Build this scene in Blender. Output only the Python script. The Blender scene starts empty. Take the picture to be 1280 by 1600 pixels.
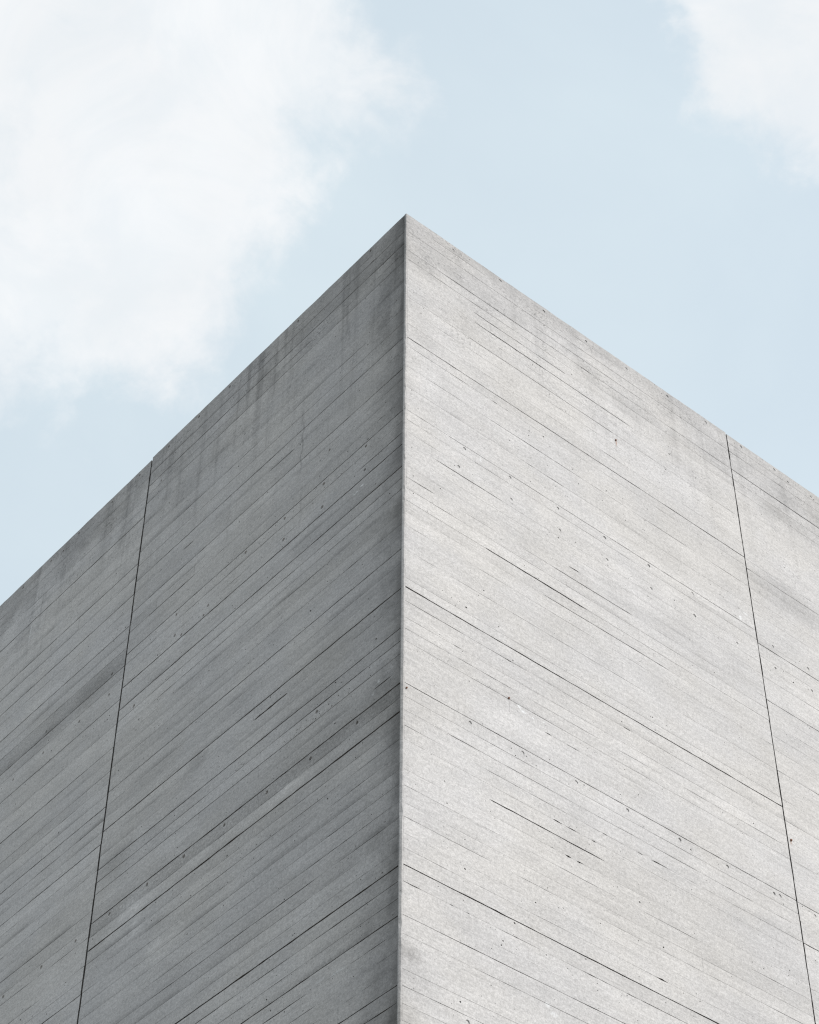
import bpy, bmesh, math, random
from math import sin, cos, radians, pi
from mathutils import Vector, Matrix
from mathutils.geometry import tessellate_polygon

random.seed(11)
SC = bpy.context.scene
COL = SC.collection

# ------------------------------------------------------------------ camera
W, H = 1280, 1600                     # photograph size, used only to turn pixels into directions
CAM_AZ, CAM_YAW, CAM_PITCH, CAM_ROLL, FPX = 0.8784, 0.8745, 0.7962, 0.0059, 3326.45
CAM_D, CAM_Z = 10.0, 1.6
C0 = Vector((-CAM_D*cos(CAM_AZ), -CAM_D*sin(CAM_AZ), CAM_Z))
FW = Vector((cos(CAM_PITCH)*cos(CAM_YAW), cos(CAM_PITCH)*sin(CAM_YAW), sin(CAM_PITCH)))
_rt = Vector((sin(CAM_YAW), -cos(CAM_YAW), 0)); _up = _rt.cross(FW)
RT = _rt*cos(CAM_ROLL) + _up*sin(CAM_ROLL)
UP = _up*cos(CAM_ROLL) - _rt*sin(CAM_ROLL)
cam_data = bpy.data.cameras.new('camera')
cam = bpy.data.objects.new('camera', cam_data); COL.objects.link(cam)
cam_data.sensor_fit = 'VERTICAL'; cam_data.sensor_height = 36.0
cam_data.lens = FPX/H*36.0
cam_data.clip_start = 0.05; cam_data.clip_end = 5000
m = Matrix((RT, UP, -FW)).transposed().to_4x4(); m.translation = C0
cam.matrix_world = m
SC.camera = cam

# ------------------------------------------------------------------ light, sky, exposure
SUN_DIR = Vector((0.40, -0.66, 0.66)).normalized()      # towards the sun
SUN_EL = math.asin(SUN_DIR.z); SUN_AZ = math.atan2(SUN_DIR.x, SUN_DIR.y)
sd = bpy.data.lights.new('sun', 'SUN'); sd.energy = 3.7; sd.angle = radians(0.55); sd.color = (1.0, 0.985, 0.962)
sun = bpy.data.objects.new('sun', sd); COL.objects.link(sun)
sun.rotation_euler = SUN_DIR.to_track_quat('Z', 'Y').to_euler()
SC.view_settings.view_transform = 'Standard'; SC.view_settings.look = 'None'
SC.view_settings.gamma = 1.0; SC.view_settings.exposure = 0.58
SC.view_settings.use_curve_mapping = False
SC.cycles.max_bounces = 6; SC.cycles.diffuse_bounces = 4
SC.cycles.use_denoising = False; SC.cycles.filter_width = 1.25

def pix_dir(x, y):
    return (FW*FPX + RT*(x-W/2) - UP*(y-H/2)).normalized()

class NT:                                               # small node helper
    def __init__(self, tree): self.t = tree; self.n = tree.nodes; self.l = tree.links
    def add(self, typ, **kw):
        n = self.n.new(typ)
        for k, v in kw.items(): setattr(n, k, v)
        return n
    def put(self, sock, v):
        if isinstance(v, bpy.types.NodeSocket): self.l.new(v, sock)
        elif v is not None: sock.default_value = v
    def math(self, op, a, b=None, c=None, clamp=False):
        n = self.add('ShaderNodeMath', operation=op, use_clamp=clamp)
        self.put(n.inputs[0], a); self.put(n.inputs[1], b); self.put(n.inputs[2], c)
        return n.outputs[0]
    def vec(self, op, a, b=None, c=None, out=0):
        n = self.add('ShaderNodeVectorMath', operation=op)
        self.put(n.inputs[0], a); self.put(n.inputs[1], b); self.put(n.inputs[2], c)
        return n.outputs[out]
    def rng(self, v, a, b, c=0.0, d=1.0, smooth=True):
        n = self.add('ShaderNodeMapRange', interpolation_type='SMOOTHSTEP' if smooth else 'LINEAR')
        self.put(n.inputs[0], v)
        for i, q in enumerate((a, b, c, d)): self.put(n.inputs[i+1], q)
        return n.outputs[0]
    def noise(self, vec, scale, detail=4, rough=0.5, dist=0.0, out=0):
        n = self.add('ShaderNodeTexNoise')
        self.put(n.inputs['Vector'], vec); n.inputs['Scale'].default_value = scale
        n.inputs['Detail'].default_value = detail; n.inputs['Roughness'].default_value = rough
        n.inputs['Distortion'].default_value = dist
        return n.outputs[out]
    def mix(self, f, a, b, blend='MIX'):
        n = self.add('ShaderNodeMix', data_type='RGBA', blend_type=blend)
        self.put(n.inputs[0], f); self.put(n.inputs[6], a); self.put(n.inputs[7], b)
        return n.outputs[2]
    def fmix(self, f, a, b):
        n = self.add('ShaderNodeMix', data_type='FLOAT')
        self.put(n.inputs[0], f); self.put(n.inputs[2], a); self.put(n.inputs[3], b)
        return n.outputs[0]

world = bpy.data.worlds.new('World'); SC.world = world; world.use_nodes = True
wt = NT(world.node_tree); wt.n.clear()
sky = wt.add('ShaderNodeTexSky', sky_type='NISHITA', sun_disc=False)
sky.sun_elevation = SUN_EL; sky.sun_rotation = SUN_AZ
sky.altitude = 20; sky.air_density = 1.0; sky.dust_density = 2.0; sky.ozone_density = 1.0
SKY_STRENGTH = 0.14
dirv = wt.add('ShaderNodeTexCoord').outputs['Generated']
big = wt.noise(dirv, 8.0, 8, 0.58, 0.5)
wisp = wt.noise(dirv, 30.0, 6, 0.62, 0.8)
field = wt.math('ADD', wt.math('MULTIPLY', big, 1.25), wt.math('MULTIPLY', wisp, 0.60))
field = wt.math('SUBTRACT', field, 0.31)
# where the sky carries a cloud bank (+) or lies open (-): direction, inner and outer angle
BANKS = [((90, 170), 150, 620, 0.42), ((400, 50), 110, 380, 0.24), ((230, 380), 60, 330, 0.20),
         ((1330, -10), 140, 390, 0.62), ((1190, -50), 40, 220, 0.26),
         ((870, 250), 150, 560, -0.34), ((160, 830), 60, 330, -0.30), ((540, 440), 50, 330, -0.30),
         ((1120, 560), 120, 460, -0.26), ((820, 0), 60, 280, -0.16)]
warp = wt.vec('SUBTRACT', wt.noise(dirv, 13.0, 6, 0.62, out=1), (.5, .5, .5))
dirw = wt.vec('NORMALIZE', wt.vec('MULTIPLY_ADD', warp, (.11, .11, .11), dirv))
for (px, py), ri, ro, wgt in BANKS:
    d = wt.vec('DOT_PRODUCT', dirw, tuple(pix_dir(px, py)), out=1)
    b = wt.rng(d, cos(ro/FPX), cos(ri/FPX), 0.0, wgt)
    field = wt.math('ADD', field, b)
mask = wt.rng(field, 0.50, 1.10, 0.0, 1.0)
veil = wt.rng(wt.noise(dirv, 5.0, 5, 0.55, 0.3), 0.25, 0.75, 0.70, 0.80)
thin = wt.rng(wt.noise(dirv, 15.0, 6, 0.6, 0.7), 0.36, 0.62, 0.74, 1.0)          # thinner places where the blue shows
mask = wt.math('MULTIPLY', mask, thin)
lump = wt.rng(wt.noise(dirv, 11.0, 5, 0.5, 0.2), 0.3, 0.7, 0.95, 1.0)
cloudcol = wt.mix(1.0, (4.50, 4.61, 4.70, 1), lump, 'MULTIPLY')
clear = wt.mix(veil, sky.outputs[0], (3.93, 4.46, 4.60, 1))      # thin bright haze in the blue
skycol = wt.mix(wt.math('MULTIPLY', mask, .97), clear, cloudcol)
bg = wt.add('ShaderNodeBackground'); wt.put(bg.inputs[0], skycol); bg.inputs[1].default_value = SKY_STRENGTH
wo = wt.add('ShaderNodeOutputWorld'); wt.l.new(bg.outputs[0], wo.inputs[0])

# ------------------------------------------------------------------ pixels -> wall
def on_wall(side, x, y):                                # (s, z) where that direction meets the wall
    d = pix_dir(x, y)
    if side == 'R':
        t = -C0.y/d.y; p = C0 + d*t; return p.x, p.z
    t = -C0.x/d.x; p = C0 + d*t; return p.y, p.z
def s_at(side, x, z):                                   # s of the wall point at height z under image column x
    n = RT*FPX - FW*(x-W/2)
    base = n.dot(Vector((0, 0, z)) - C0); k = n.x if side == 'R' else n.y
    return -base/k

SJ_L, SJ_R = 3.434, 3.591                               # distance of the panel joints from the corner
Z_TOP = 15.17
Z_LOW = 6.6                                             # the board marks are modelled down to here

# ------------------------------------------------------------------ joints read off the photograph
# (y at the reference column, base strength, [(x0, x1, strength), ...])
R1 = [(346,.5,[(672,760,2),(781,1134,1.6)]),(375,.4,[(700,790,1.2),(825,1010,2.2)]),(389,1.3,[(640,680,1.8),(690,830,2.2),(905,925,2.4)]),
 (403,1,[(670,760,1.5)]),(417,.4,[(738,885,3.2)]),(432,.4,[(743,985,2.6),(760,850,3.3)]),(447,1.8,[]),(462,.5,[(733,960,2)]),
 (480,1.1,[(660,900,1.2)]),(503,.4,[(943,968,2)]),(525,3,[]),(538,1,[(636,730,2),(768,780,3),(789,796,2)]),(554,.5,[(640,680,1)]),
 (570,1.4,[(780,900,2)]),(586,.3,[]),(602,.6,[(818,835,2.4),(852,882,2.6)]),(621,.3,[]),(638,1.8,[(700,1160,2.2)]),(653,1,[(660,820,1.3)]),
 (672,1,[(640,690,1.5)]),(688,.4,[(675,760,2.6),(758,790,2)]),(707,.3,[]),(726,.7,[(840,990,1.2),(887,906,3.4)]),(743,1,[(636,678,2),(862,990,2.6)]),
 (760,1,[(680,700,2)]),(779,.6,[(757,918,3.4)]),(797,.5,[(850,1045,2.2)]),(818,1.5,[]),(837,.3,[]),(856.6,1.2,[(700,900,1.5)]),(885,.5,[]),
 (900,.3,[]),(914.5,3.1,[]),(936,1.5,[(636,730,2),(783,800,3),(920,985,1.7),(972,986,2.8)]),(962,.6,[(706,722,2)]),(979,1.6,[]),
 (998,.5,[(672,676,2.5),(700,900,1.3)]),(1018,.3,[(852,861,3),(866,870,2),(886,906,2.5),(942,946,2)]),(1046,.5,[]),(1064,2.2,[]),(1085,.9,[(636,760,1.2)]),
 (1107,.5,[(700,1240,1.7)]),(1130.6,1.5,[(939,951,2.4),(993,1007,2.8),(1017,1047,3.2)]),(1152,.3,[(864,879,3.6),(883,904,2.7),(924,933,3)]),
 (1175,.5,[(764,945,3.3)]),(1199,.5,[(718,746,1.8),(861,866,2.4),(883,893,4.2),(899,914,3.6)]),(1224,1.6,[]),(1251,.5,[(672,800,.8)]),
 (1273,1.3,[]),(1299,.4,[]),(1322,.7,[(660,700,1.4),(1026,1045,3.5)]),(1348,3.2,[]),(1374,1.3,[(630,660,2),(700,712,2.2),(727,735,2),(798,812,2.2),(916,932,2.4),(978,998,2)]),
 (1402,.6,[]),(1426.5,1.5,[]),(1456,1,[]),(1485,.4,[]),(1511,.5,[]),(1537.5,1.7,[]),(1565.6,.9,[]),(1592,.5,[])]
L1 = [(347,1.3,[]),(358,.2,[(578,590,2.2)]),(377,2.3,[]),(391,.9,[(440,490,1.6)]),(404,1.1,[(285,376,1.6)]),(420,.9,[(470,540,1.6)]),
 (437,.5,[]),(457,.7,[]),(478,1.8,[]),(500,.4,[]),(524,2,[]),(543,.8,[(420,462,2.6),(285,304,2.3),(246,256,2)]),(572,2,[]),(588,1.2,[]),
 (603,.9,[(231,304,2.1)]),(620,.5,[(609,617,2),(590,601,2.2)]),(637.5,2.4,[]),(654,1.3,[]),(672,1.2,[(560,632,2.4)]),(690,2.4,[]),(707,.4,[]),
 (725,2.6,[]),(743,1,[(440,466,1.9)]),(760,1.1,[]),(778,.7,[(450,521,1.8)]),(797,.5,[]),(815,.5,[(536,575,1.4)]),(835,.4,[]),(854,2,[]),
 (876,1,[]),(896,.4,[]),(916,2.4,[]),(936,.6,[(552,600,1.5),(397,450,3.2)]),(957,.3,[]),(978,2.3,[]),(998,1.2,[(454,575,2)]),(1018,1.2,[]),
 (1042,.8,[(580,613,2.6)]),(1064,2.7,[]),(1087,1.8,[]),(1108.7,3,[]),(1131,1.2,[]),(1152,1.3,[]),(1176,1.1,[]),(1199,.5,[]),(1222,.6,[(509,572,1.7)]),
 (1249.7,1.4,[]),(1275.5,1.8,[]),(1300,1,[]),(1325,.5,[]),(1350,2.6,[]),(1374,1.5,[]),(1401,1.1,[]),(1428,2.1,[]),(1453,1.6,[]),(1482,1.3,[]),
 (1509,1.4,[]),(1536.7,2.5,[]),(1564,1.9,[]),(1590,1,[])]
L2 = [(232,746.9,1.5),(229.5,776,1.3),(225.6,806.4,2.1),(222.6,835,.7),(219,856,.9),(213,882.6,2.1),(211,903,1),(208,929.5,2.2),(205.7,947,1.3),
 (202,977.6,2),(197.6,998,.6),(196,1013.5,1.1),(192,1042,2),(190.5,1059,1),(186,1093.5,2.1),(181.5,1131,1.6),(177,1167,2.2),(170.7,1188.6,.6),
 (169,1207,.6),(167,1224.6,1.4),(163.5,1261.4,2.2),(160.8,1282,1.3),(158,1301,.6),(155.4,1320.7,2.4),(152.7,1340.5,1.1),(151,1360,.9),
 (148,1380.8,1.7),(146,1404,.5),(142,1424,1.3),(140,1447,.7),(138.4,1464,1.6),(133,1488,.7),(131,1509,1.6),(127.5,1532,.4),(126.7,1553,2.1),(124,1577,.7)]
R2 = [(1140,705,1.3),(1144,733.4,3),(1148.7,764,.7),(1156,791,.5),(1161,825.6,1.3),(1162,843,1.1),(1169,889,1.9),(1174,934,.4),(1178,956,.8),
 (1181.6,975,.9),(1184,1004,3),(1190,1025,1),(1192,1056,1.3),(1197,1092,2.6),(1203,1128,.9),(1210,1150,.4),(1213,1172,1.1),(1216,1204,1.6),
 (1222,1225,1.3),(1226,1250,.8),(1230,1266,.7),(1231,1284,1.5),(1237,1318,.4),(1240,1345,.7),(1243,1376,.5),(1245.6,1408.6,1.9),(1250,1438,.6),
 (1255,1472.7,3.2),(1260,1495,.5),(1263,1515.6,1),(1268,1545,.7),(1273,1575,.9)]

def joints_near(side, data):
    out = []
    for y, st, segs in data:
        xc = 636 - (y-333)*0.0095
        z = on_wall(side, xc, y)[1]
        out.append((z, st, [tuple(sorted((s_at(side, a, z), s_at(side, b, z)))) + (q,) for a, b, q in segs]))
    return out
def joints_far(side, data):
    return [(on_wall(side, x, y)[1], st, []) for x, y, st in data]
def complete(js, top):                                  # fill wide gaps, carry on below the frame
    js = sorted([j for j in js if j[0] < top-0.05], key=lambda j: -j[0])
    out = []; prev = top
    for j in js:
        gap = prev - j[0]
        if gap < 0.045: continue
        if gap > 0.21:
            k = round(gap/0.13)
            for i in range(1, k): out.append((prev - gap*i/k, random.uniform(.2, .5), []))
        out.append(j); prev = j[0]
    while prev > Z_LOW + 0.2:
        prev -= random.uniform(.115, .14); out.append((prev, random.choice((.5, .8, 1.2, 1.5, 2.2)), []))
    return out

# ------------------------------------------------------------------ tie holes and voids (pixels)
TIES_R = [(708.6,390.5),(782,438.5),(850,486),(916,533),(979,576),(1043,619),(1103,660),(1158,698),(1210,734),(1231,753),(1267,776),
 (726,701),(797,745),(872,794),(945,840),(1014,884),(1082,927),(717,729),(799,780),(875,828.5),(948.6,874.6),(1017.5,919.6),(1085.5,962),(1152,1005),
 (735,1129),(817,1176),(901,1222),(981,1266),(1062.5,1312),(1137,1354),(1210,1396),(1219,1400),(1208,1010),(1212,1043.5),(1263,1045),(1269,1079),(1274,1431),(731,1597)]
TIES_L = [(579,392),(466,501.5),(359,604),(311,651),(264,697.5),(218,742),(175,784),(123,833),(98,862),(80,876),(36,918),
 (572,697),(506,756),(445,810),(384,863),(276,960),(515,703),(570,734),(503.5,792),(443,843),(325,946),(318,962),(273,993),(283,995),
 (558,1129),(485,1185),(417,1238),(350.5,1289),(287,1338),(229.7,1382),(171,1428),(175,1052.6),(170,1085),(123.5,1127),(72,1143),(67,1176),(20,1218),
 (117.6,1470),(64,1510.5),(4.5,1557),(495,1112),(252,751),(209,1106)]
# ------------------------------------------------------------------ materials
def concrete_material():
    m = bpy.data.materials.new('board_marked_concrete'); m.use_nodes = True
    t = NT(m.node_tree); t.n.clear()
    geo = t.add('ShaderNodeNewGeometry')
    sp = t.add('ShaderNodeSeparateXYZ'); t.l.new(geo.outputs['Position'], sp.inputs[0])
    x, y, z = sp.outputs
    u = t.math('SUBTRACT', x, y)                        # along the walls: + right of the corner, - left of it
    left = t.math('GREATER_THAN', y, 0.018)
    cb = t.add('ShaderNodeCombineXYZ'); t.put(cb.inputs[0], u); t.put(cb.inputs[1], z)
    wall = cb.outputs[0]
    def scaled(a, b, off=0.0):
        return t.vec('MULTIPLY_ADD', wall, (a, b, 1.0), (off, off*1.7, off))
    oi = t.add('ShaderNodeObjectInfo')
    tone = t.add('ShaderNodeAttribute', attribute_type='OBJECT', attribute_name='tone').outputs['Fac']
    rough = t.add('ShaderNodeAttribute', attribute_type='OBJECT', attribute_name='coarse').outputs['Fac']
    wob = t.noise(wall, 5.0, 5, 0.6, out=1)
    wallw = t.vec('MULTIPLY_ADD', wob, (0.22, 0.22, 0), t.vec('ADD', wall, (-0.11, -0.11, 0)))
    # relative brightness
    big = t.rng(t.noise(scaled(.55, .8), 1.0, 5, 0.55), .3, .7, .95, 1.05)
    mid = t.rng(t.noise(scaled(3.2, 5.0, 3), 1.0, 6, 0.62), .28, .72, .93, 1.05)
    fine = t.rng(t.noise(wall, 85.0, 3, 0.75), .28, .72, .82, 1.13)
    grit = t.rng(t.noise(scaled(34, 40, 11), 1.0, 3, 0.7), .32, .68, .88, 1.09)
    hair_n = t.noise(scaled(2.2, 55.0, 211), 1.0, 3, 0.65, 0.15)
    hair = t.rng(hair_n, .60, .74, 1.0, .84)
    grain_n = t.noise(scaled(1.6, 75.0, 7), 1.0, 4, 0.6, 0.3)
    grain = t.rng(grain_n, .25, .75, .93, 1.05)
    grain2 = t.rng(t.noise(scaled(.7, 16.0, 19), 1.0, 4, 0.55, 0.6), .3, .7, .97, 1.02)
    per = t.math('ADD', 0.975, t.math('MULTIPLY', oi.outputs['Random'], 0.04))
    f = big
    for q in (mid, fine, grit, hair, grain, grain2, per): f = t.math('MULTIPLY', f, q)
    f = t.math('MULTIPLY', f, t.math('ADD', 1.0, tone))
    # smears and skin differences running along the board edges
    av = t.add('ShaderNodeAttribute', attribute_type='GEOMETRY', attribute_name='across').outputs['Fac']
    sm = t.add('ShaderNodeAttribute', attribute_type='OBJECT', attribute_name='smear').outputs['Fac']
    smn = t.rng(t.noise(scaled(1.3, 6.0, 141), 1.0, 4, .6, .4), .40, .68, 0, 1)
    low = t.math('MULTIPLY', t.rng(av, 0.0, .5, 1.0, 0.0), t.math('MULTIPLY', smn, sm))
    f = t.math('MULTIPLY', f, t.math('SUBTRACT', 1.0, low))
    # weathering below the parapet: a ragged dark margin, lichen specks and run-down streaks
    dtop = t.math('SUBTRACT', Z_TOP, z)
    ragged = t.math('ADD', dtop, t.rng(t.noise(scaled(2.2, 2.2, 31), 1.0, 6, .65), .3, .7, -.55, .55))
    margin = t.rng(ragged, -0.1, 0.85, 1.0, 0.0)
    margin2 = t.rng(ragged, 0.0, 2.6, 1.0, 0.0)
    speck = t.rng(t.noise(wall, 38.0, 5, .75), .50, .66, 0, 1)
    patch = t.rng(t.noise(scaled(3.0, 4.5, 43), 1.0, 5, .65), .46, .66, 0, 1)
    streak = t.rng(t.noise(scaled(9.0, .30, 57), 1.0, 5, .6), .48, .72, 0, 1)
    lich = t.math('MULTIPLY', t.math('MULTIPLY', speck, margin2), t.math('ADD', .25, patch))
    f = t.math('MULTIPLY', f, t.math('SUBTRACT', 1.0, t.math('MULTIPLY', lich, .52)))
    f = t.math('MULTIPLY', f, t.math('SUBTRACT', 1.0, t.math('MULTIPLY', margin, t.fmix(left, .16, .24))))
    f = t.math('MULTIPLY', f, t.math('SUBTRACT', 1.0, t.math('MULTIPLY', t.math('MULTIPLY', streak, margin2), t.fmix(left, .12, .30))))
    # grime along the arris
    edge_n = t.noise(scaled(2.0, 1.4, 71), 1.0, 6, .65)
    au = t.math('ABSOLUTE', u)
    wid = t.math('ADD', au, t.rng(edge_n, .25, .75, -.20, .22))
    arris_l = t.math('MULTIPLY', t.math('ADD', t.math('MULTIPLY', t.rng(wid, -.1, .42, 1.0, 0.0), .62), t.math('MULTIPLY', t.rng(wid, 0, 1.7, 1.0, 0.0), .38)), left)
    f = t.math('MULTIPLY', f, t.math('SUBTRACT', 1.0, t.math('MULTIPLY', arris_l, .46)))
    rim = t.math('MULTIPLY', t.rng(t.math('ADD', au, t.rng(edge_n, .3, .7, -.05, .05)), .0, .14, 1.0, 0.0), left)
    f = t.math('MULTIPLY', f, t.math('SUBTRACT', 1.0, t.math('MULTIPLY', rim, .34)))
    arris_r = t.math('MULTIPLY', t.rng(wid, -.18, .18, 1.0, 0.0), t.math('SUBTRACT', 1.0, left))
    f = t.math('MULTIPLY', f, t.math('SUBTRACT', 1.0, t.math('MULTIPLY', arris_r, .12)))
    # individual stains: ((pixel), half width along wall m, half height m, strength)
    def ellipse(side, px, py, rs, rz, soft=1.0, wv=wallw):
        s, zz = on_wall(side, px, py); uu = s if side == 'R' else -s
        v = t.vec('MULTIPLY_ADD', wv, (1/rs, 1/rz, 0), (-uu/rs, -zz/rz, 0))
        return t.rng(t.vec('LENGTH', v, out=1), 1.0-.85*soft, 1.0, 1.0, 0.0)
    DARK = [('L', 472, 690, .022, .55, .30), ('L', 470, 790, .018, .30, .18), ('L', 545, 510, .03, .5, .16), ('L', 600, 470, .16, .9, .18), ('L', 456, 590, .02, .3, .15),
            ('L', 150, 1075, .60, .17, .26), ('L', 60, 1165, .7, .14, .20), ('L', 310, 1190, .16, .10, .20), ('L', 560, 1125, .9, .10, .12),
            ('L', 180, 1345, .30, .28, .16), ('L', 610, 1560, .45, .55, .18), ('L', 330, 700, .5, .35, .10), ('L', 130, 830, .6, .4, .10), ('L', 290, 780, .35, .5, .10),
            ('R', 642, 1495, .16, .13, .30), ('R', 1225, 935, .75, .26, .24), ('R', 1230, 800, .75, .45, .20), ('R', 780, 420, .5, .25, .10),
            ('R', 660, 510, .25, .25, .11), ('R', 1020, 800, .5, .3, .07), ('R', 1048, 708, .014, .16, .22), ('R', 963, 700, .014, .10, .18), ('R', 845, 1545, .14, .08, .10),
            ('R', 720, 1440, .4, .10, .10), ('R', 940, 905, .5, .035, .12)]
    dbrk = t.fmix(.45, 1.0, t.rng(t.noise(wall, 22.0, 4, .7), .35, .62, 0, 1))
    for side, px, py, rs, rz, k in DARK:
        e = ellipse(side, px, py, rs, rz)
        brk = dbrk if rs > .05 else 1.0
        f = t.math('MULTIPLY', f, t.math('SUBTRACT', 1.0, t.math('MULTIPLY', t.math('MULTIPLY', e, brk), k)))
    PALE = [('L', 210, 1425, .34, .30, .30), ('L', 250, 1478, .30, .16, .22), ('L', 160, 1480, .25, .12, .2), ('L', 520, 1505, .5, .16, .14), ('L', 440, 1240, .4, .07, .30),
            ('L', 300, 1345, .5, .05, .16), ('R', 970, 890, .4, .25, .06), ('R', 1060, 945, .4, .25, .06), ('L', 430, 640, .4, .3, .07), ('L', 590, 1110, .5, .05, .12), ('L', 520, 1230, .7, .7, .05)]
    brk = t.rng(t.noise(scaled(6, 20, 5), 1.0, 4, .7, .8), .40, .66, .15, 1)
    for side, px, py, rs, rz, k in PALE:
        e = ellipse(side, px, py, rs, rz)
        f = t.math('ADD', f, t.math('MULTIPLY', t.math('MULTIPLY', e, brk), t.math('MULTIPLY', f, k)))
    # coarse open-grained boards
    cn = t.rng(t.noise(wall, 55.0, 4, .8), .38, .62, .60, 1.12)
    f = t.math('MULTIPLY', f, t.fmix(rough, 1.0, cn))
    # pores
    def pores(scale, keep, rad, off):
        v = t.add('ShaderNodeTexVoronoi', feature='F1'); t.put(v.inputs['Vector'], scaled(1, 1.15, off)); v.inputs['Scale'].default_value = scale
        sr = t.add('ShaderNodeSeparateColor'); t.l.new(v.outputs['Color'], sr.inputs[0])
        on = t.math('GREATER_THAN', sr.outputs[0], keep)
        r = t.math('MULTIPLY', sr.outputs[1], rad)
        d = t.rng(v.outputs['Distance'], t.math('MULTIPLY', r, .5), r, 1.0, 0.0)
        return t.math('MULTIPLY', d, on)
    area = t.rng(t.noise(scaled(.9, 1.6, 91), 1.0, 4, .6), .38, .68, .25, 1.0)
    p1 = t.math('MULTIPLY', pores(30, .50, .19, 3), area); p2 = t.math('MULTIPLY', pores(75, .55, .22, 9), area)
    por = t.math('MAXIMUM', p1, p2)
    f = t.math('MULTIPLY', f, t.math('SUBTRACT', 1.0, t.math('MULTIPLY', por, .62)))
    warm = t.rng(t.noise(scaled(.8, 1.1, 123), 1.0, 4, .6), .35, .65, 0, 1)
    base = t.mix(warm, (.363, .353, .351, 1), (.369, .355, .344, 1))
    cf = t.add('ShaderNodeCombineColor')
    for i in range(3): t.put(cf.inputs[i], f)
    col = t.mix(1.0, base, cf.outputs[0], 'MULTIPLY')
    # white lime blooms and paint flecks
    WHITE = [('L', 566, 758, .028, .010, 1.0), ('L', 556, 770, .040, .008, 1.0), ('L', 532, 790, .012, .007, .8), ('L', 592, 1064, .020, .016, .5), ('L', 583, 1085, .018, .015, .45),
             ('L', 283, 999, .06, .03, .45), ('L', 318, 968, .015, .02, .6), ('L', 47, 990, .014, .16, .5), ('L', 236, 1127, .006, .01, .8), ('L', 527, 1519, .09, .012, .5), ('L', 500, 1532, .06, .012, .4),
             ('R', 751, 718, .008, .045, .8), ('R', 812, 1104, .022, .018, .9), ('R', 818, 1112, .035, .013, .9), ('R', 833, 1122, .010, .010, .9), ('R', 850, 1128, .012, .010, .8),
             ('R', 1157, 965, .018, .028, .9), ('R', 1165, 959, .035, .012, .7), ('R', 856, 1570, .03, .02, .6), ('R', 866, 1585, .04, .02, .5)]
    wv2 = t.vec('MULTIPLY_ADD', t.noise(wall, 60.0, 3, .6, out=1), (.02, .02, 0), t.vec('ADD', wall, (-.01, -.01, 0)))
    wsum = None
    for side, px, py, rs, rz, k in WHITE:
        e = t.math('MULTIPLY', ellipse(side, px, py, rs, rz, .6, wv2), k)
        wsum = e if wsum is None else t.math('MAXIMUM', wsum, e)
    wbrk = t.rng(t.noise(wall, 90.0, 3, .6), .38, .60, .1, 1)
    col = t.mix(t.math('MULTIPLY', t.math('MULTIPLY', wsum, wbrk), .75), col, (.60, .61, .62, 1))
    RUST = [('R', 963, 692, .010, .05, .8), ('R', 1236, 1316, .016, .03, .5), ('L', 571, 715, .01, .1, .0)]
    for side, px, py, rs, rz, k in RUST:
        col = t.mix(t.math('MULTIPLY', ellipse(side, px, py, rs, rz, .9, wv2), k), col, (.22, .12, .08, 1))
    # relief
    hgt = t.math('MULTIPLY', grain_n, .45)
    hgt = t.math('ADD', hgt, t.math('MULTIPLY', t.noise(wall, 45.0, 6, .7), t.math('ADD', .5, t.math('MULTIPLY', rough, 3.0))))
    hgt = t.math('ADD', hgt, t.math('MULTIPLY', t.noise(scaled(2, 5, 5), 1.0, 2, .5), .8))
    hgt = t.math('SUBTRACT', hgt, t.math('MULTIPLY', por, 1.2))
    bmp = t.add('ShaderNodeBump'); bmp.inputs['Strength'].default_value = .55; bmp.inputs['Distance'].default_value = .0022
    t.put(bmp.inputs['Height'], hgt)
    bs = t.add('ShaderNodeBsdfPrincipled'); t.put(bs.inputs['Base Color'], col); bs.inputs['Roughness'].default_value = .88
    bs.inputs['Specular IOR Level'].default_value = .25
    t.l.new(bmp.outputs[0], bs.inputs['Normal'])
    o = t.add('ShaderNodeOutputMaterial'); t.l.new(bs.outputs[0], o.inputs[0])
    return m

def plain(name, c, c2=None, scale=30, rough=.85):
    m = bpy.data.materials.new(name); m.use_nodes = True
    t = NT(m.node_tree); t.n.clear()
    tc = t.add('ShaderNodeTexCoord').outputs['Object']
    n = t.rng(t.noise(tc, scale, 5, .65), .3, .7, 0, 1)
    col = t.mix(n, (*c, 1), (*(c2 or [q*1.5 for q in c]), 1))
    bs = t.add('ShaderNodeBsdfPrincipled'); t.put(bs.inputs['Base Color'], col); bs.inputs['Roughness'].default_value = rough
    bmp = t.add('ShaderNodeBump'); bmp.inputs['Strength'].default_value = .3; bmp.inputs['Distance'].default_value = .002; t.put(bmp.inputs['Height'], n)
    t.l.new(bmp.outputs[0], bs.inputs['Normal'])
    o = t.add('ShaderNodeOutputMaterial'); t.l.new(bs.outputs[0], o.inputs[0])
    return m

CONC = concrete_material()
GRIME = plain('joint_grime', (.045, .040, .037), (.10, .09, .082), 60)
SEAL = plain('joint_sealant', (.055, .056, .058), (.12, .12, .12), 40)
RUSTM = plain('rusty_steel', (.10, .045, .025), (.20, .09, .05), 200)
PAVE = plain('paving', (.27, .265, .255), (.36, .35, .335), 3)

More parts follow.
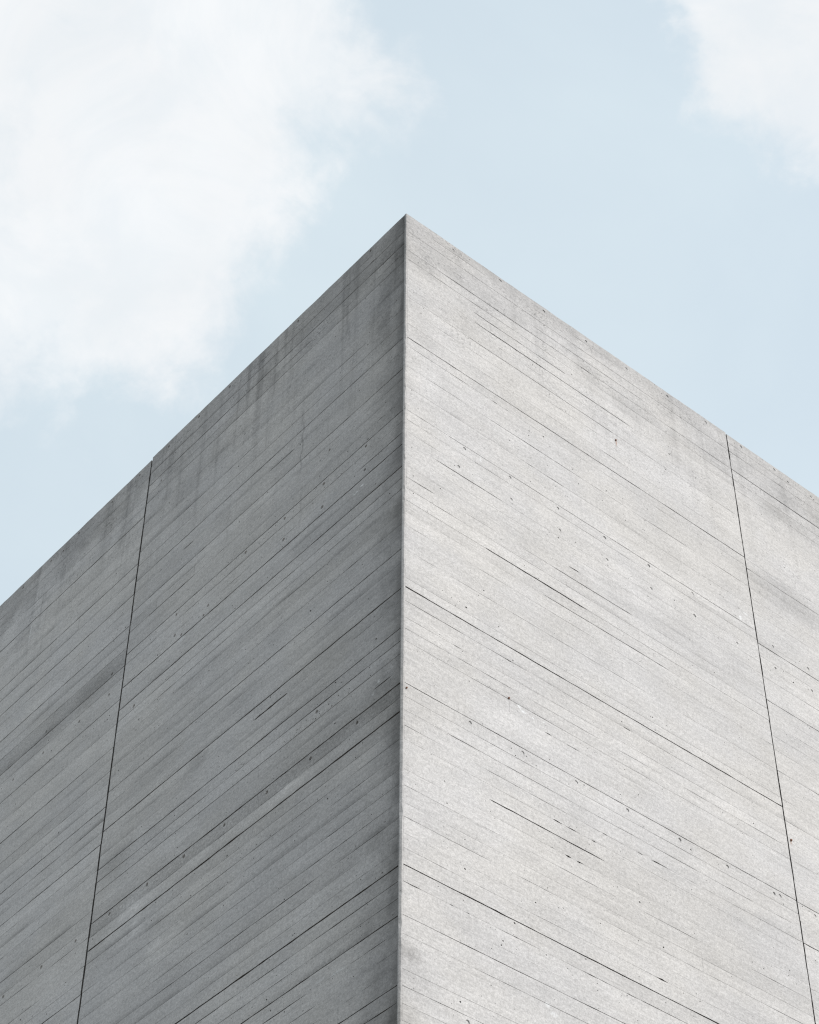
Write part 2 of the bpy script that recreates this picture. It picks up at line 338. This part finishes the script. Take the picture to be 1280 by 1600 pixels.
# ------------------------------------------------------------------ helpers
def link(name, me, mats, parent=None):
    for q in mats: me.materials.append(q)
    o = bpy.data.objects.new(name, me); COL.objects.link(o)
    if parent: o.parent = parent
    return o
def box_mesh(name, a, b):
    (x0, y0, z0), (x1, y1, z1) = a, b
    me = bpy.data.meshes.new(name)
    v = [(x, y, z) for z in (z0, z1) for y in (y0, y1) for x in (x0, x1)]
    me.from_pydata(v, [], [(0, 2, 3, 1), (4, 5, 7, 6), (0, 1, 5, 4), (2, 6, 7, 3), (0, 4, 6, 2), (1, 3, 7, 5)])
    return me
def place(side, s, z, o):                               # wall coordinates -> space, o = distance out of the wall
    return (s, -o, z) if side == 'R' else (-o, s, z)

# ------------------------------------------------------------------ ground
def grid_ground():
    me = bpy.data.meshes.new('ground'); r = 600
    me.from_pydata([(-r, -r, 0), (r, -r, 0), (r, r, 0), (-r, r, 0)], [], [(0, 1, 2, 3)])
    g = link('ground', me, [PAVE]); g['kind'] = 'structure'; return g
grid_ground()

# ------------------------------------------------------------------ the building
BLD = bpy.data.objects.new('concrete_building', None); COL.objects.link(BLD)
BLD['label'] = 'tall windowless grey concrete building corner with horizontal board marks and vertical panel joints'
BLD['category'] = 'building'

def lump_noise(seed):
    rnd = random.Random(seed); ph = [(rnd.uniform(.4, 6), rnd.uniform(0, 6.3), rnd.uniform(.4, 1)) for _ in range(6)]
    tot = sum(a for _, _, a in ph)
    return lambda s: sum(a*sin(k*s + p) for k, p, a in ph)/tot

class Joint:
    def __init__(self, z, st, segs, seed, gain=1.0):
        self.gain = gain
        self.z, self.st, self.segs = z, st, segs
        self.w = lump_noise(seed); self.n = lump_noise(seed+5); self.rnd = random.Random(seed+9); self.cache = {}
    def at(self, s):                                    # (centre z, gap) at s
        k = round(s, 4)
        if k not in self.cache:
            st = self.st
            for a, b, q in self.segs:
                if a-1e-4 <= s <= b+1e-4: st = max(st, q*(.55 if min(s-a, b-s) < .012 else 1))
            base = .0003 + .0011*st + .00042*st*st
            r = self.rnd.uniform(.45, 1.35)
            if st < 2: r = min(1.2, r)*min(1.15, max(.08, .8 + 1.5*self.n(s*2.3)))
            else: r = max(.75, r)*(1 + .25*self.n(s*1.7))
            g = max(.0003, base*r*self.gain)
            zz = self.z + .0016*self.w(s*.8) + self.rnd.uniform(-.0006, .0006)*min(1.6, st)
            self.cache[k] = (zz, g)
        return self.cache[k]

def samples(joints, s0, s1, rnd):
    pts = {round(s0, 4), round(s1, 4)}
    s = s0
    while s < s1 - .05:
        s += rnd.uniform(.05, .11)
        if s < s1 - .02: pts.add(round(s, 4))
    for j in joints:
        if j is None: continue
        for a, b, q in j.segs:
            for e in (a-.006, a+.006, (a+b)/2, b-.006, b+.006):
                if s0+.02 < e < s1-.02: pts.add(round(e, 4))
    return sorted(pts)

BACK = -.030
def strip_mesh(name, side, s0, s1, jt, jb, ztop, off_t, off_b, ties, voids, rnd, end0=0., end1=0.):
    # one board-wide strip of wall face; jt / jb joints above and below (None = free edge)
    tp = samples([jt], s0, s1, rnd); bp = samples([jb], s0, s1, rnd)
    top, bot = [], []
    for s in tp:
        if jt is None: zt = ztop + rnd.uniform(-.0035, .0015)
        else: zc, g = jt.at(s); zt = zc - g*.5
        top.append((s, zt))
    for s in bp:
        zc, g = jb.at(s); bot.append((s, zc + g*.5))
    top[0] = (top[0][0]+end0, top[0][1]); bot[0] = (bot[0][0]+end0*.8, bot[0][1])
    top[-1] = (top[-1][0]+end1, top[-1][1]); bot[-1] = (bot[-1][0]+end1*.8, bot[-1][1])
    outer = bot + top[::-1]
    zmid_t = sum(q[1] for q in top)/len(top); zmid_b = sum(q[1] for q in bot)/len(bot)
    def off(z): return off_b + (off_t-off_b)*(z-zmid_b)/(zmid_t-zmid_b)
    loops = [outer]; kinds = ['o']; used = []
    hgt = zmid_t - zmid_b
    for kind, s, z, r in [('t',)+q for q in ties] + [('v',)+q for q in voids]:
        rr = r*1.25
        if hgt < 2.6*rr: continue
        z = min(max(z, zmid_b + rr + .006), zmid_t - rr - .006)
        if s < s0+.03+rr or s > s1-.03-rr: continue
        if any(abs(s-a) < (rr+c)*1.1 and abs(z-b) < (rr+c)*1.1 for a, b, c in used): continue
        used.append((s, z, rr))
        n = 14 if kind == 't' else rnd.choice((5, 6, 7))
        st = 1.0 if kind == 't' else rnd.uniform(1.0, 1.5); ph = rnd.uniform(0, 6)
        loops.append([(s + r*st*cos(ph+2*pi*i/n)*rnd.uniform(.93, 1.0) if kind == 't' else s + r*min(st, 1.25)*cos(ph+2*pi*i/n)*rnd.uniform(.6, 1.0),
                       z + r*sin(ph+2*pi*i/n)*rnd.uniform(.65 if kind == 'v' else .93, 1.0)) for i in range(n)])
        kinds.append(kind)
    def fill(lps):
        tris = tessellate_polygon([[Vector((a, b, 0)) for a, b in l] for l in lps])
        flat = [q for l in lps for q in l]
        A = 0
        for t in tris:
            (ax, ay), (bx, by), (cx, cy) = (flat[i] for i in t); A += abs((bx-ax)*(cy-ay)-(cx-ax)*(by-ay))/2
        def area(l): return abs(sum(l[i][0]*l[(i+1) % len(l)][1]-l[(i+1) % len(l)][0]*l[i][1] for i in range(len(l))))/2
        want = area(lps[0]) - sum(area(l) for l in lps[1:])
        return tris, abs(A-want) < 1e-4*max(want, 1e-6)
    tris, ok = fill(loops)
    if not ok:
        loops = loops[:1]; kinds = kinds[:1]; tris, ok = fill(loops)
    verts, faces, mats = [], [], []
    for l in loops:
        for s, z in l: verts.append(place(side, s, z, off(z)))
    nrm = Vector((0, -1, 0)) if side == 'R' else Vector((-1, 0, 0))
    for t in tris:
        a, b, c = (Vector(verts[i]) for i in t)
        if (b-a).cross(c-a).dot(nrm) < 0: t = (t[0], t[2], t[1])
        faces.append(tuple(t)); mats.append(0)
    base = 0
    for l, k in zip(loops, kinds):
        n = len(l)
        depth = BACK if k == 'o' else None
        start = len(verts)
        d = (rnd.uniform(.004, .0065) if side == 'R' else rnd.uniform(.012, .018)) if k == 't' else rnd.uniform(.005, .012)
        cx = sum(q[0] for q in l)/n; cz = sum(q[1] for q in l)/n
        for s, z in l:
            if k == 'o': verts.append(place(side, s, z, BACK))
            elif k == 't': verts.append(place(side, cx+(s-cx)*.9, cz+(z-cz)*.9, off(z)-d))
            else: verts.append(place(side, cx+(s-cx)*.6, cz+(z-cz)*.6, off(z)-d))
        for i in range(n):
            j = (i+1) % n
            fa = (base+i, start+i, start+j, base+j) if side == 'R' else (base+j, start+j, start+i, base+i)
            if k != 'o': fa = fa
            faces.append(fa); mats.append(1 if k in 'ov' else 0)
        if k != 'o':
            faces.append(tuple(range(start, start+n)) if side == 'R' else tuple(range(start+n-1, start-1, -1))); mats.append(0 if k == 't' else 1)
        base += n
        # loops are stored back to back in verts; walls were appended after them
    me = bpy.data.meshes.new(name)
    me.from_pydata(verts, [], faces)
    at = me.attributes.new('across', 'FLOAT', 'POINT')
    at.data.foreach_set('value', [min(1, max(0, (q[2]-zmid_b)/hgt)) for q in verts])
    me.polygons.foreach_set('material_index', mats)
    me.update()
    return me

SPECIAL = {('L', 1, 1064): (.55, -.10), ('L', 2, 1014): (.5, -.09), ('L', 1, 1087): (.12, .02), ('R', 1, 1322): (.0, .0)}
EDGE = .020                                             # width of the corner fillet on each face
def build_panel(side, order, js, s0, s1, ztop, proud, ties, seed):
    rnd = random.Random(seed)
    # wall slab behind the strips
    if side == 'R': me = box_mesh('wall_panel', (s0+.004, .022, Z_LOW), (s1-.004, .32, ztop-.012))
    else: me = box_mesh('wall_panel', (.022, max(s0+.004, .325), Z_LOW), (.32, s1-.004, ztop-.012))
    panel = link('wall_panel', me, [GRIME], BLD)
    joints = [Joint(z, st, sg, seed*1000+i*13, 1.6 if side == 'L' else 1.1) for i, (z, st, sg) in enumerate(js)]
    chain = [None] + joints
    for k in range(len(chain)-1):
        jt, jb = chain[k], chain[k+1]
        zt = ztop if jt is None else jt.z; zb = jb.z
        tie = [(s, z, rnd.uniform(.013, .0165)) for s, z in ties if zb <= z < zt and s0 < s < s1]
        inview = zt > 7.3
        dens = rnd.choice((4, 7, 11, 16, 26))*(2.0 if tie else 1.0)
        if not inview: dens = 0
        if order == 2: dens *= .7
        if side == 'L': dens *= 1.5
        nv = int(dens*(s1-s0)/3.5)
        voids = []
        for _ in range(nv):
            if tie and rnd.random() < .6:
                ts, tz, _r = rnd.choice(tie); s = ts + rnd.gauss(0, .22)
            else: s = rnd.uniform(s0, s1)
            voids.append((s, rnd.uniform(zb, zt), min(.0085, rnd.lognormvariate(-5.75, .40))))
        base = proud + rnd.gauss(0, .0004); tilt = rnd.gauss(0, .0004)
        cuts = sorted(s for s, z in (BUTT_R if side == 'R' else BUTT_L) if zb < z < zt and s0+.1 < s < s1-.1)
        ends = [s0] + cuts + [s1]
        yref = next((q for q in SPECIAL if q[0] == side and q[1] == order and jt is not None and abs(jt.z - SPZ[q]) < .012), None)
        for q in range(len(ends)-1):
            a, b = ends[q], ends[q+1]
            e0 = rnd.uniform(0, .0006) if order == 1 else rnd.uniform(-.002, .003); e1 = rnd.uniform(-.003, .002)
            if q > 0: e0 = .0009; base += rnd.uniform(-.0006, .0006)
            if q < len(ends)-2: e1 = -.0006
            me = strip_mesh('board_strip', side, a, b, jt, jb, ztop, base+tilt, base-tilt, tie, voids, rnd, e0, e1)
            o = link('board_strip', me, [CONC, GRIME], panel)
            o['tone'] = rnd.gauss(0, .012 if side == 'R' else .035) + (.05 if (side, order) == ('L', 2) else 0); o['coarse'] = 0.0
            o['smear'] = max(0, rnd.gauss(.05, .07)) if side == 'R' else max(0, rnd.gauss(.19, .13))
            if yref: o['coarse'], o['tone'] = SPECIAL[yref]
    return panel
SPZ = {('L', 1, 1064): on_wall('L', 629, 1064)[1], ('L', 2, 1014): on_wall('L', 196, 1013.5)[1], ('L', 1, 1087): on_wall('L', 628.8, 1087)[1], ('R', 1, 1322): 0}

TR = [on_wall('R', *p) for p in TIES_R]; TL = [on_wall('L', *p) for p in TIES_L]
BUTT_R = [on_wall('R', *p) for p in ((675, 706), (796, 1101), (1098, 1505))]
BUTT_L = [on_wall('L', *p) for p in ((397, 1113), (404, 1208), (310, 1280), (245, 945), (304, 890), (259, 1298), (432, 795), (248, 1440), (528, 1592), (573, 1245),
          (124, 970), (134, 1245), (66, 1330))]
JG = .006                                               # half width of the vertical joints
SE_R, SE_L = 2*SJ_R, 2*SJ_L
build_panel('R', 1, complete(joints_near('R', R1), Z_TOP), EDGE, SJ_R-JG, Z_TOP, .0, TR, 1)
build_panel('R', 2, complete(joints_far('R', R2), Z_TOP-.012), SJ_R+JG, SE_R, Z_TOP-.012, -.001, TR, 2)
build_panel('L', 1, complete(joints_near('L', L1), Z_TOP-.004), EDGE, SJ_L-JG-.006, Z_TOP-.004, .0, TL, 3)
build_panel('L', 2, complete(joints_far('L', L2), Z_TOP-.022), SJ_L+JG+.006, SE_L, Z_TOP-.022, -.003, TL, 4)

def sealant(side, s, w, ztop, seed):
    rnd = random.Random(seed); me = bpy.data.meshes.new('joint_sealant'); v = []; f = []
    n = 60
    for i in range(n+1):
        z = Z_LOW + (ztop-Z_LOW)*i/n; d = -.016 + rnd.uniform(-.004, .008); e = rnd.uniform(-.001, .001)
        v += [place(side, s-w+e, z, d), place(side, s+w+e, z, d), place(side, s+w, z, -.028), place(side, s-w, z, -.028)]
    for i in range(n):
        a = 4*i; b = a+4
        for k in range(4):
            q = (a+k, a+(k+1) % 4, b+(k+1) % 4, b+k); f.append(q if side == 'R' else q[::-1])
    f.append((3, 2, 1, 0)); f.append((4*n, 4*n+1, 4*n+2, 4*n+3))
    me.from_pydata(v, [], f); me.update()
    return link('joint_sealant', me, [SEAL], BLD)
sealant('R', SJ_R, JG-.001, Z_TOP-.02, 5); sealant('L', SJ_L, JG+.005, Z_TOP-.03, 6)

def corner_fillet():                                    # cast arris: a narrow chamfer, wider lower down, chipped
    rnd = random.Random(8); me = bpy.data.meshes.new('corner_edge'); v = []; f = []
    E = EDGE - .0002; z = Z_LOW; zs = []
    while z < Z_TOP - .012: zs.append(z); z += rnd.uniform(.02, .07)
    zs.append(Z_TOP-.006)
    wv = lump_noise(77)
    for z in zs:
        t = min(1, max(0, (Z_TOP-z)/5.0))
        c = .0022 + .0068*t + .0016*wv(z*1.3) + rnd.uniform(-.0012, .0012)
        if rnd.random() < .14: c += rnd.uniform(.002, .007)
        c = max(.002, min(c, E-.002)); a = rnd.uniform(-.0012, .0004)
        # clockwise from the left face: left edge, chamfer start, chamfer end, right edge, inner
        v += [(-.0004+a, E, z), (-.0004+a, c, z), (c*.85, -.0004, z), (E, -.0004, z), (E, .03, z), (.03, .03, z), (.03, E, z)]
    m_ = 7
    for i in range(len(zs)-1):
        a = i*m_; b = a+m_
        for k in range(m_): f.append((a+k, a+(k+1) % m_, b+(k+1) % m_, b+k))
    f.append(tuple(range(m_-1, -1, -1))); f.append(tuple(range((len(zs)-1)*m_, len(zs)*m_)))
    me.from_pydata(v, [], f); me.update()
    o = link('corner_edge', me, [CONC], BLD); o['tone'] = -.08; o['coarse'] = 0.0
    return o
corner_fillet()

# the storeys below the frame and the roof behind the parapet
lw = link('lower_wall', box_mesh('lower_wall', (0.0, 0.0, 0.0), (SE_R, SE_L, Z_LOW-.004)), [CONC], BLD); lw['tone'] = 0.0; lw['coarse'] = 0.0
link('roof_slab', box_mesh('roof_slab', (.33, .33, Z_TOP-1.2), (SE_R-.02, SE_L-.02, Z_TOP-.9)), [PAVE], BLD)
link('back_wall', box_mesh('back_wall', (.33, SE_L-.3, Z_LOW), (SE_R-.3, SE_L-.01, Z_TOP-.05)), [CONC], BLD)['tone'] = 0.0
link('back_wall', box_mesh('back_wall', (SE_R-.29, .33, Z_LOW), (SE_R-.01, SE_L-.01, Z_TOP-.05)), [CONC], BLD)['tone'] = 0.0

# rusty steel stubs left in the face
for px, py, r in ((962, 688, .008), (1236, 1313, .009), (635, 1075, .006), (795, 1091, .007)):
    s, z = on_wall('R', px, py)
    me = bpy.data.meshes.new('steel_stub'); v = []; f = []
    for o_, rr in ((-.02, r), (.006, r), (.010, r*.7)):
        for i in range(8): v.append(place('R', s+rr*cos(i*pi/4), z+rr*sin(i*pi/4), o_))
    for q in range(2):
        for i in range(8): f.append((q*8+i, q*8+(i+1) % 8, q*8+8+(i+1) % 8, q*8+8+i))
    f.append(tuple(range(16, 24)))
    me.from_pydata(v, [], f); me.update(); link('steel_stub', me, [RUSTM], BLD)
